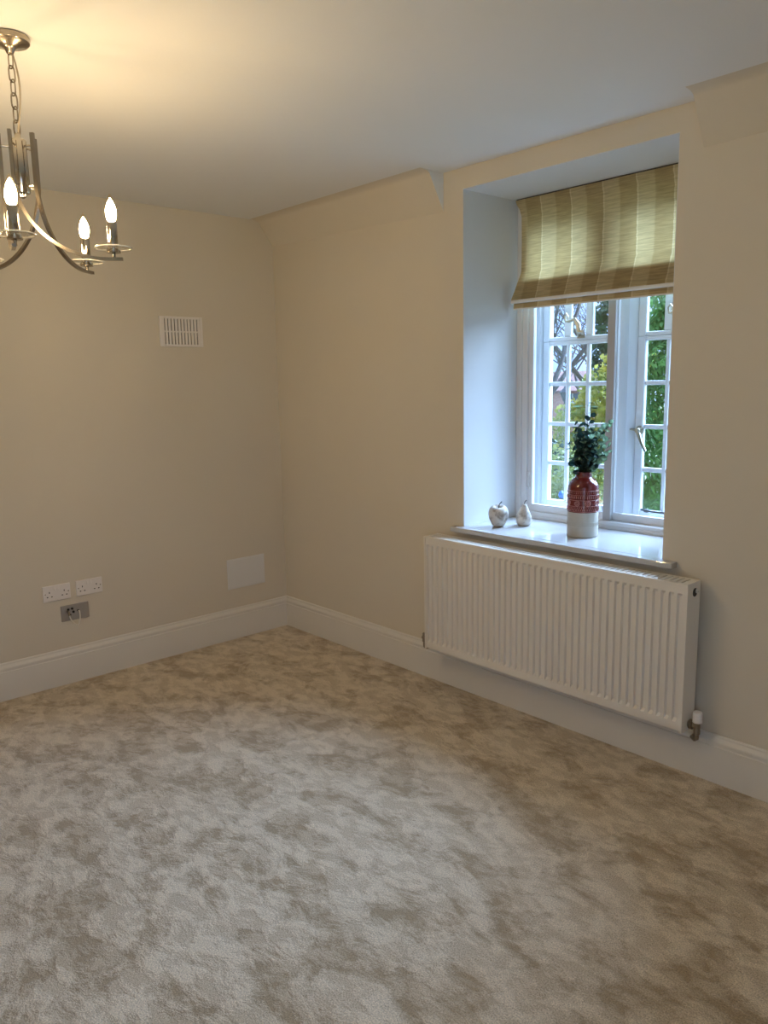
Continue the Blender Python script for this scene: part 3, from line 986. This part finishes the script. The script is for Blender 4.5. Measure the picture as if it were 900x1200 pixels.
# (direction in plan, lean, length, pale share)
RT = Vector((0.674, 0.739, 0))
FWD = Vector((-0.74, 0.67, 0))
stems = [(0.02, -0.02, 0.30, 0.2), (-0.03, 0.02, 0.265, 0.15), (-0.055, -0.03, 0.225, 0.2), (-0.075, 0.03, 0.165, 0.3), (0.06, 0.03, 0.25, 0.55), (0.10, -0.02, 0.245, 0.7),
         (0.13, 0.02, 0.255, 0.85), (0.13, 0.04, 0.185, 0.85), (0.10, -0.05, 0.135, 0.75), (-0.02, -0.07, 0.215, 0.1), (-0.05, -0.06, 0.15, 0.1), (0.02, -0.08, 0.16, 0.15),
         (-0.02, 0.06, 0.22, 0.45), (0.05, 0.05, 0.20, 0.6), (0.06, -0.05, 0.20, 0.5), (0.0, -0.05, 0.245, 0.15), (0.085, -0.035, 0.09, 0.6), (-0.07, -0.02, 0.10, 0.15), (0.0, -0.07, 0.10, 0.1), (0.12, 0.0, 0.15, 0.9)]
for (sr, sf, L, pale) in stems:
    base = torg + Vector((rnd.uniform(-0.012, 0.012), rnd.uniform(-0.012, 0.012), -0.02))
    tip = torg + RT * sr + FWD * sf + Vector((0, 0, L))
    mid = base.lerp(tip, 0.5) + Vector((0, 0, 0.03)) - (RT * sr + FWD * sf) * 0.22
    pts = []
    for i in range(9):
        u = i / 8
        pts.append((1 - u) ** 2 * base + 2 * u * (1 - u) * mid + u * u * tip)
    st = MB().tube(pts, [0.0022 - 0.0014 * i / 8 for i in range(9)], 5).build('stem', 'eucs', t)
    nl = int(8 + L * 30)
    for k in range(nl):
        u = 0.22 + 0.78 * (k + rnd.random() * 0.5) / nl
        u = min(u, 1)
        p = (1 - u) ** 2 * base + 2 * u * (1 - u) * mid + u * u * tip
        if p.z < ZS + 0.306:
            continue
        o = bpy.data.objects.new('leaf', LM[1 if rnd.random() < pale * 1.15 + 0.08 else 0])
        C.objects.link(o)
        o.parent = st
        sz = rnd.uniform(0.027, 0.046) * (1.10 - 0.32 * u)
        o.location = p - Vector((0, 0, 0))
        az = k * 2.4 + rnd.uniform(-0.6, 0.6)
        o.rotation_euler = (rnd.uniform(-1.3, 1.3), rnd.uniform(-1.0, 0.6), az)
        o.scale = (sz, sz, sz)
# one thin sprig above the bunch
pts = [torg + Vector((0, 0, 0.02)), torg + RT * 0.006 + Vector((0, 0, 0.2)), torg + RT * 0.022 + Vector((0, 0, 0.32)), torg + RT * 0.018 + Vector((0, 0, 0.348))]
st = MB().tube(pts, [0.002, 0.0014, 0.001, 0.0006], 5).build('stem', 'eucs', t)
for (a, b, c, rz, s_) in ((0.014, 0.337, 0.0, 2.2, 0.04), (0.03, 0.332, 0.0, 0.8, 0.036), (0.02, 0.348, 0.0, 1.6, 0.025), (-0.01, 0.335, 0, 3.6, 0.05), (0.028, 0.325, 0, 0.5, 0.034)):
    o = bpy.data.objects.new('leaf', LM[1 if s_ > 0.035 else 0]); C.objects.link(o); o.parent = st
    o.location = torg + RT * a * 0.8 + Vector((0, 0, b)); o.rotation_euler = (0.4, 0.15, rz); o.scale = (s_, s_ * 0.5, s_)

# ------------------------------------------------------------------ chandelier
CX, CY = 1.703, -2.052
t = tag(empty('chandelier', (CX, CY, ZC)), 'five-armed brushed metal chandelier with lit candle bulbs and glass drip pans', 'chandelier')
m = MB().lathe([(0.004, ZC), (0.052, ZC), (0.056, ZC - 0.003), (0.055, ZC - 0.016), (0.051, ZC - 0.020), (0.026, ZC - 0.025), (0.014, ZC - 0.035), (0.009, ZC - 0.046), (0.006, ZC - 0.048)], 32, (CX, CY, 0))
m.build('ceiling_rose', 'nickel', t, smooth=True, ang=35)
# chain from the rose to the column
ztop, zbot, nl = ZC - 0.045, 2.318, 6
step = (ztop - zbot) / nl
for i in range(nl):
    zc_ = ztop - (i + 0.5) * step
    pts = []
    hl, hw = step * 0.60, 0.0095
    for k in range(20):
        a = 2 * PI * k / 20
        u = math.copysign(abs(math.cos(a)) ** 0.6, math.cos(a)) * hw
        w_ = math.copysign(abs(math.sin(a)) ** 0.8, math.sin(a)) * hl
        an = 0.3 if i % 2 == 0 else 0.3 + PI / 2
        pts.append((CX + u * math.cos(an), CY + u * math.sin(an), zc_ + w_))
    MB().ringtube(pts, 0.0022, 6).build('chain_link', 'nickel', t, smooth=True)
pts = []
for i in range(13):
    u = i / 12
    off = 0.004 + 0.013 * math.sin(PI * u) + 0.003 * math.sin(5 * u)
    pts.append((CX + off * 0.674, CY + off * 0.739, ztop + 0.01 - u * (ztop - zbot + 0.012)))
MB().tube(pts, 0.0027, 8).build('flex', 'cable', t, smooth=True)
m = MB().lathe([(0.003, 2.322), (0.008, 2.320), (0.010, 2.306), (0.020, 2.304), (0.022, 2.300), (0.022, 2.160), (0.020, 2.156), (0.011, 2.154), (0.009, 2.146), (0.003, 2.142)], 24, (CX, CY, 0))
m.build('column', 'chrome', t, smooth=True, ang=35)
RA, ZA, PH = 0.255, 1.966, 0.815
RB = 0.051
for k in range(5):
    th = PH + 2 * PI * k / 5
    tipv = Vector((math.cos(th), math.sin(th), 0))
    tb = th - 1.55
    pb = Vector((math.cos(tb), math.sin(tb), 0)) * RB
    ptip = tipv * (RA + 0.026)
    pts = [Vector((CX, CY, 2.318)) + pb, Vector((CX, CY, 2.25)) + pb, Vector((CX, CY, 2.190)) + pb]
    for i in range(1, 19):
        a = i / 18 * PI / 2
        h = pb.lerp(ptip, (1 - math.cos(a)) * 0.86)
        pts.append(Vector((CX, CY, 0)) + h + Vector((0, 0, 2.190 - (2.190 - ZA) * math.sin(a))))
    pts.append(Vector((CX, CY, ZA)) + ptip)
    # square rod
    m = MB()
    dirh = (ptip - pb).normalized()
    sd = Vector((-dirh.y, dirh.x, 0))
    rings = []
    for i, p in enumerate(pts):
        tg = (pts[min(i + 1, len(pts) - 1)] - pts[max(i - 1, 0)]).normalized()
        nn = sd.cross(tg).normalized()
        rings.append([m.bm.verts.new(p + 0.0055 * (a * sd) + 0.0045 * (b * nn)) for a, b in ((1, 1), (-1, 1), (-1, -1), (1, -1))])
    for a, b in zip(rings, rings[1:]):
        for q in range(4):
            m.bm.faces.new((a[q], a[(q + 1) % 4], b[(q + 1) % 4], b[q]))
    m.bm.faces.new(rings[0][::-1]); m.bm.faces.new(rings[-1])
    arm = m.build('arm', 'nickel', t, smooth=True, ang=40)
    # pins to the column
    for z in (2.285, 2.175):
        MB().tube([Vector((CX, CY, z)) + pb * 0.35, Vector((CX, CY, z)) + pb * 0.95], 0.003, 8).build('spacer_pin', 'chrome', arm)
    c = Vector((CX, CY, 0)) + tipv * RA
    m = MB().lathe([(0.005, ZA + 0.002), (0.005, 1.982), (0.020, 1.984), (0.020, 1.990), (0.016, 1.992)], 16, (c.x, c.y, 0))
    m.build('cup', 'nickel', arm, smooth=True, ang=35)
    m = MB().lathe([(0.017, 1.990), (0.050, 1.993), (0.0530, 1.9965), (0.0505, 2.0015), (0.047, 1.9985), (0.035, 1.998), (0.030, 1.9995), (0.017, 1.997)], 36, (c.x, c.y, 0), caps=False)
    pan = m.build('glass_drip_pan', 'crystal', arm)
    MB().ringtube([(c.x + 0.0520 * math.cos(2 * PI * q / 32), c.y + 0.0520 * math.sin(2 * PI * q / 32), 1.9985) for q in range(32)], 0.0019, 6).build('glint_ring', 'rimglint', pan, smooth=True)  # glint along the pan edge, added as a pale ring
    m = MB().lathe([(0.0140, 1.992), (0.0145, 1.994), (0.0145, 2.066), (0.0135, 2.069), (0.011, 2.069)], 20, (c.x, c.y, 0))
    m.build('candle_sleeve', 'chrome', arm, smooth=True, ang=35)
    m = MB().lathe([(0.0105, 2.068), (0.0135, 2.074), (0.0170, 2.088), (0.0176, 2.100), (0.0160, 2.114), (0.0118, 2.128), (0.0070, 2.139), (0.0030, 2.147), (0.0008, 2.150)], 20, (c.x, c.y, 0))
    bl = m.build('bulb', 'bulbglass', arm, smooth=True, ang=60)
    m = MB().lathe([(0.0040, 2.072), (0.0115, 2.076), (0.0150, 2.090), (0.0153, 2.100), (0.0135, 2.112), (0.0092, 2.124), (0.0045, 2.133), (0.0008, 2.138)], 12, (c.x, c.y, 0))
    g = m.build('bulb_glow', 'bulb', arm, smooth=True, ang=60)

# ================================================================== OUTSIDE
struct(MB().box(-70, 60, -70, 120, -3.2, -3.0).build('ground', 'lawn'), 'garden lawn below the window')

def branch_tree(name, label, base, height, r0, seed, group, lean=(0, 0), depth=5, ivy=False, spread=0.55):
    rn = random.Random(seed)
    t = tag(empty(name, base), label, 'tree', group)
    trunk = MB(); twig = MB()
    B = Vector(base)
    segs = []
    def grow(p, d, L, r, lv):
        n = 3
        pts, rr = [p], [r]
        q = p; dd = d
        for i in range(n):
            dd = (dd + Vector((rn.uniform(-.16, .16), rn.uniform(-.16, .16), rn.uniform(-.05, .12)))).normalized()
            q = q + dd * L / n
            pts.append(q); rr.append(r * (1 - 0.36 * (i + 1) / n))
        (trunk if lv < 2 else twig).tube(pts, rr, 6 if lv < 2 else 4, caps=False)
        if lv >= depth:
            return
        for k in range(4 if lv > 0 else 5):
            an = rn.uniform(0, 2 * PI)
            side = Vector((math.cos(an), math.sin(an), rn.uniform(-0.1, 0.5)))
            nd = (dd * (1 - spread * 0.5) + side * spread).normalized()
            start = pts[-1] if k == 0 else pts[rn.choice((1, 2, 3))] if lv > 0 else pts[rn.choice((2, 3))]
            grow(start, nd, L * rn.uniform(0.58, 0.78), r * 0.43, lv + 1)
    grow(B, Vector((lean[0], lean[1], 1)).normalized(), height * 0.46, r0, 0)
    trunk.build('trunk', 'bark', t, smooth=True)
    tw = twig.build('branches', 'bark', t)
    if ivy:
        m = MB()
        for i in range(900):
            z = rn.uniform(0, height * 0.36); a = rn.uniform(0, 2 * PI); rr = r0 * 1.25
            c = B + Vector((lean[0] * z, lean[1] * z, z)) + Vector((math.cos(a) * rr, math.sin(a) * rr, 0))
            u_ = Vector((rn.uniform(-1, 1), rn.uniform(-1, 1), rn.uniform(-1, 1))).normalized() * 0.07
            w_ = u_.cross(Vector((rn.uniform(-1, 1), rn.uniform(-1, 1), rn.uniform(-1, 1)))).normalized() * 0.06
            m.poly([c - u_, c + w_, c + u_, c - w_])
        m.build('ivy', 'ivy', t)['kind'] = 'stuff'
    return t

def leaf_cloud(m, rn, cen, rad, n, size, squash=1.0, shell=0.55):
    for i in range(n):
        d = Vector((rn.gauss(0, 1), rn.gauss(0, 1), rn.gauss(0, 1))).normalized()
        rr = shell + (1 - shell) * rn.random()
        c = Vector(cen) + Vector((d.x * rad * rr, d.y * rad * rr, d.z * rad * rr * squash))
        s_ = size * rn.uniform(0.6, 1.3)
        u_ = Vector((rn.uniform(-1, 1), rn.uniform(-1, 1), rn.uniform(-1, 1))).normalized() * s_
        w_ = u_.cross(Vector((rn.uniform(-1, 1), rn.uniform(-1, 1), rn.uniform(-1, 1)))).normalized() * s_ * 0.6
        m.poly([c - u_, c - u_ * 0.1 + w_, c + u_, c - u_ * 0.1 - w_])

def shrub(name, label, base, blobs, mat, seed, n, size, cat='shrub', group='garden shrubs outside'):
    rn = random.Random(seed)
    t = tag(empty(name, base), label, cat, group)
    m = MB()
    tot = sum(b[3] ** 2 for b in blobs)
    for (x, y, z, r_) in blobs:
        leaf_cloud(m, rn, (base[0] + x, base[1] + y, base[2] + z), r_, int(n * r_ * r_ / tot), size)
    o = m.build('foliage', mat, t); o['kind'] = 'stuff'
    m = MB()
    for (x, y, z, r_) in blobs:
        m.tube([(base[0], base[1], base[2]), (base[0] + x * 0.5, base[1] + y * 0.5, base[2] + z * 0.55), (base[0] + x, base[1] + y, base[2] + z)], [0.06, 0.04, 0.015], 6)
    m.build('stems', 'bark', t)
    return t

def conifer(base, height, rad, seed, n, label):
    rn = random.Random(seed)
    t = tag(empty('conifer', base), label, 'tree', None)
    B = Vector(base)
    MB().tube([B, B + Vector((0, 0, height * 0.5)), B + Vector((0, 0, height * 0.95))], [0.22, 0.13, 0.03], 8).build('trunk', 'bark', t, smooth=True)
    m = MB()
    for i in range(n):
        z = height * (rn.random() ** 1.1)
        R0 = rad * (1 - (z / height) ** 2.4)
        a = rn.uniform(0, 2 * PI)
        rr = R0 * (0.25 + 0.75 * rn.random() ** 0.6)
        c = B + Vector((math.cos(a) * rr, math.sin(a) * rr, z))
        out = Vector((math.cos(a + rn.uniform(-.5, .5)), math.sin(a + rn.uniform(-.5, .5)), 0))
        L = rn.uniform(0.30, 0.6)
        ax = (out + Vector((0, 0, -rn.uniform(0.15, 0.9)))).normalized()
        sd = ax.cross(Vector((rn.uniform(-.4, .4), rn.uniform(-.4, .4), 1))).normalized()
        nb = 6
        for q in range(nb):
            u = q / nb
            p = c + ax * L * u + Vector((0, 0, -0.10 * L * u * u))
            wl = L * 0.42 * (1 - u * 0.75)
            for s_ in (-1, 1):
                e = p + (ax * 0.75 + sd * s_).normalized() * wl + Vector((0, 0, -wl * 0.35))
                m.poly([p, p + ax * L * 0.075, e, p + (e - p) * 0.55 - ax * L * 0.03])
    o = m.build('foliage', 'conifer', t); o['kind'] = 'stuff'
    return t

conifer((-0.55, 7.05, -3.0), 7.4, 1.15, 5, 5200, 'bright green feathery conifer filling the right-hand panes')
shrub('evergreen_tree', 'dark evergreen tree seen behind the centre stile', (-4.0, 10.7, -3.0), [(0, 0, 5.7, 0.6), (0.1, 0.1, 6.4, 0.6), (-0.1, 0.1, 4.9, 0.6)], 'conifer2', 4, 2600, 0.075, 'tree', 'trees beyond the window')
shrub('yellow_tree', 'yellow-leaved small tree in front of the dark evergreen', (-2.78, 8.45, -3.0), [(0, 0, 4.3, 0.55), (0.2, 0.2, 4.8, 0.45), (-0.35, -0.3, 3.8, 0.5), (0.3, 0.3, 3.7, 0.5), (0, 0, 3.1, 0.6)], 'yellow', 8, 5200, 0.055, 'tree', 'trees beyond the window')
shrub('garden_shrub', 'yellow-green shrub low in the left-hand panes', (-1.25, 4.85, -3.0), [(0, 0, 3.25, 0.6), (-0.3, -0.25, 3.25, 0.55), (0.25, 0.22, 3.3, 0.55), (0, 0, 2.6, 0.7), (-0.3, -0.3, 2.5, 0.6), (0.3, 0.25, 2.6, 0.55),
    (-1.1, -0.3, 3.5, 0.7), (-1.9, 0.1, 4.0, 0.8), (-2.8, 0.0, 4.2, 0.9), (-1.6, 0.0, 2.9, 0.8), (-2.5, 0.0, 3.0, 0.8)], 'olive', 21, 16500, 0.036)
shrub('garden_shrub', 'rust-tinged shrub lowest in the middle panes', (0.2, 3.2, -3.0), [(0, 0, 3.25, 0.33), (0.2, 0.2, 3.2, 0.3), (-0.2, -0.15, 3.2, 0.28)], 'rust', 33, 1800, 0.024)
branch_tree('bare_tree', 'bare tree with ivy-clad trunk in the leftmost panes', (-6.4, 12.0, -3.0), 9.0, 0.15, 3, 'bare trees outside', ivy=True)
branch_tree('bare_tree', 'bare spreading tree behind the middle panes', (-11.6, 21.1, -3.0), 9.5, 0.18, 14, 'bare trees outside', spread=0.7)
branch_tree('bare_tree', 'slim bare tree farthest off behind the yellow foliage', (-16.0, 29.4, -3.0), 10.5, 0.2, 27, 'bare trees outside', spread=0.65)

# brick house beyond the garden
hb = (-23.0, 33.0, -3.0)
t = tag(empty('brick_house', hb), 'pink brick house with a white window beyond the trees', 'house')
hx0, hx1, hy0, hy1 = -28.0, -19.3, 33.2, 38.0
MB().box(hx0, hx1, hy0, hy1, -3.0, 1.0).build('wall', 'brick', t)
m = MB()
m.strip([(hy0 - 0.4, 0.95), ((hy0 + hy1) / 2, 2.0), (hy1 + 0.4, 0.95), (hy1 + 0.4, 0.8), (hy0 - 0.4, 0.8)], hx0 - 0.3, hx1 + 0.3, 'x')
m.build('roof', 'rooft', t)
MB().box(-26.0, -25.2, 35.2, 36.0, 1.2, 2.9).build('chimney', 'brick', t)
for (wx, wz) in ((-20.25, 0.25), (-22.6, 0.25), (-25.0, 0.25), (-20.25, -2.1), (-22.6, -2.1), (-25.0, -2.1)):
    f = MB().box(wx - 0.5, wx + 0.5, hy0 - 0.06, hy0 + 0.02, wz - 0.55, wz + 0.65).build('window_frame', 'whitep', t)
    for k in (0, 1):
        for j in (0, 1):
            MB().box(wx - 0.42 + 0.46 * k, wx - 0.04 + 0.46 * k, hy0 - 0.075, hy0 - 0.055, wz - 0.47 + 0.56 * j, wz + 0.01 + 0.56 * j).build('pane', 'darkglass', f)

# dark lamp post in the garden and the small blue thing
lx, ly = -7.85, 14.5
t = tag(empty('lamp_post', (lx, ly, -3.0)), 'slim dark lamp post in front of the brick house', 'lamp post')
MB().tube([(lx, ly, -3.0), (lx, ly, -2.7), (lx, ly, 1.0)], [0.06, 0.04, 0.03], 8).build('post', 'iron', t)
MB().lathe([(0.05, 1.0), (0.13, 1.22), (0.15, 1.24), (0.03, 1.36), (0.02, 1.42)], 8, (lx, ly, 0)).build('lantern', 'iron', t)
t = tag(empty('garden_ornament', (-0.62, 4.02, -3.0)), 'small bright blue ball low among the shrubs', 'ornament')
MB().lathe([(0.005, 0.0), (0.020, 0.004), (0.032, 0.02), (0.036, 0.04), (0.033, 0.058), (0.018, 0.075), (0.004, 0.08)], 16, (-0.62, 4.02, 0.33)).build('ball', 'blue', t, smooth=True)
MB().tube([(-0.62, 4.02, -3.0), (-0.62, 4.02, -1.0), (-0.62, 4.02, 0.335)], 0.006, 6).build('stake', 'iron', t)

for o in C.objects:
    if '_org' in o.keys():
        del o['_org']
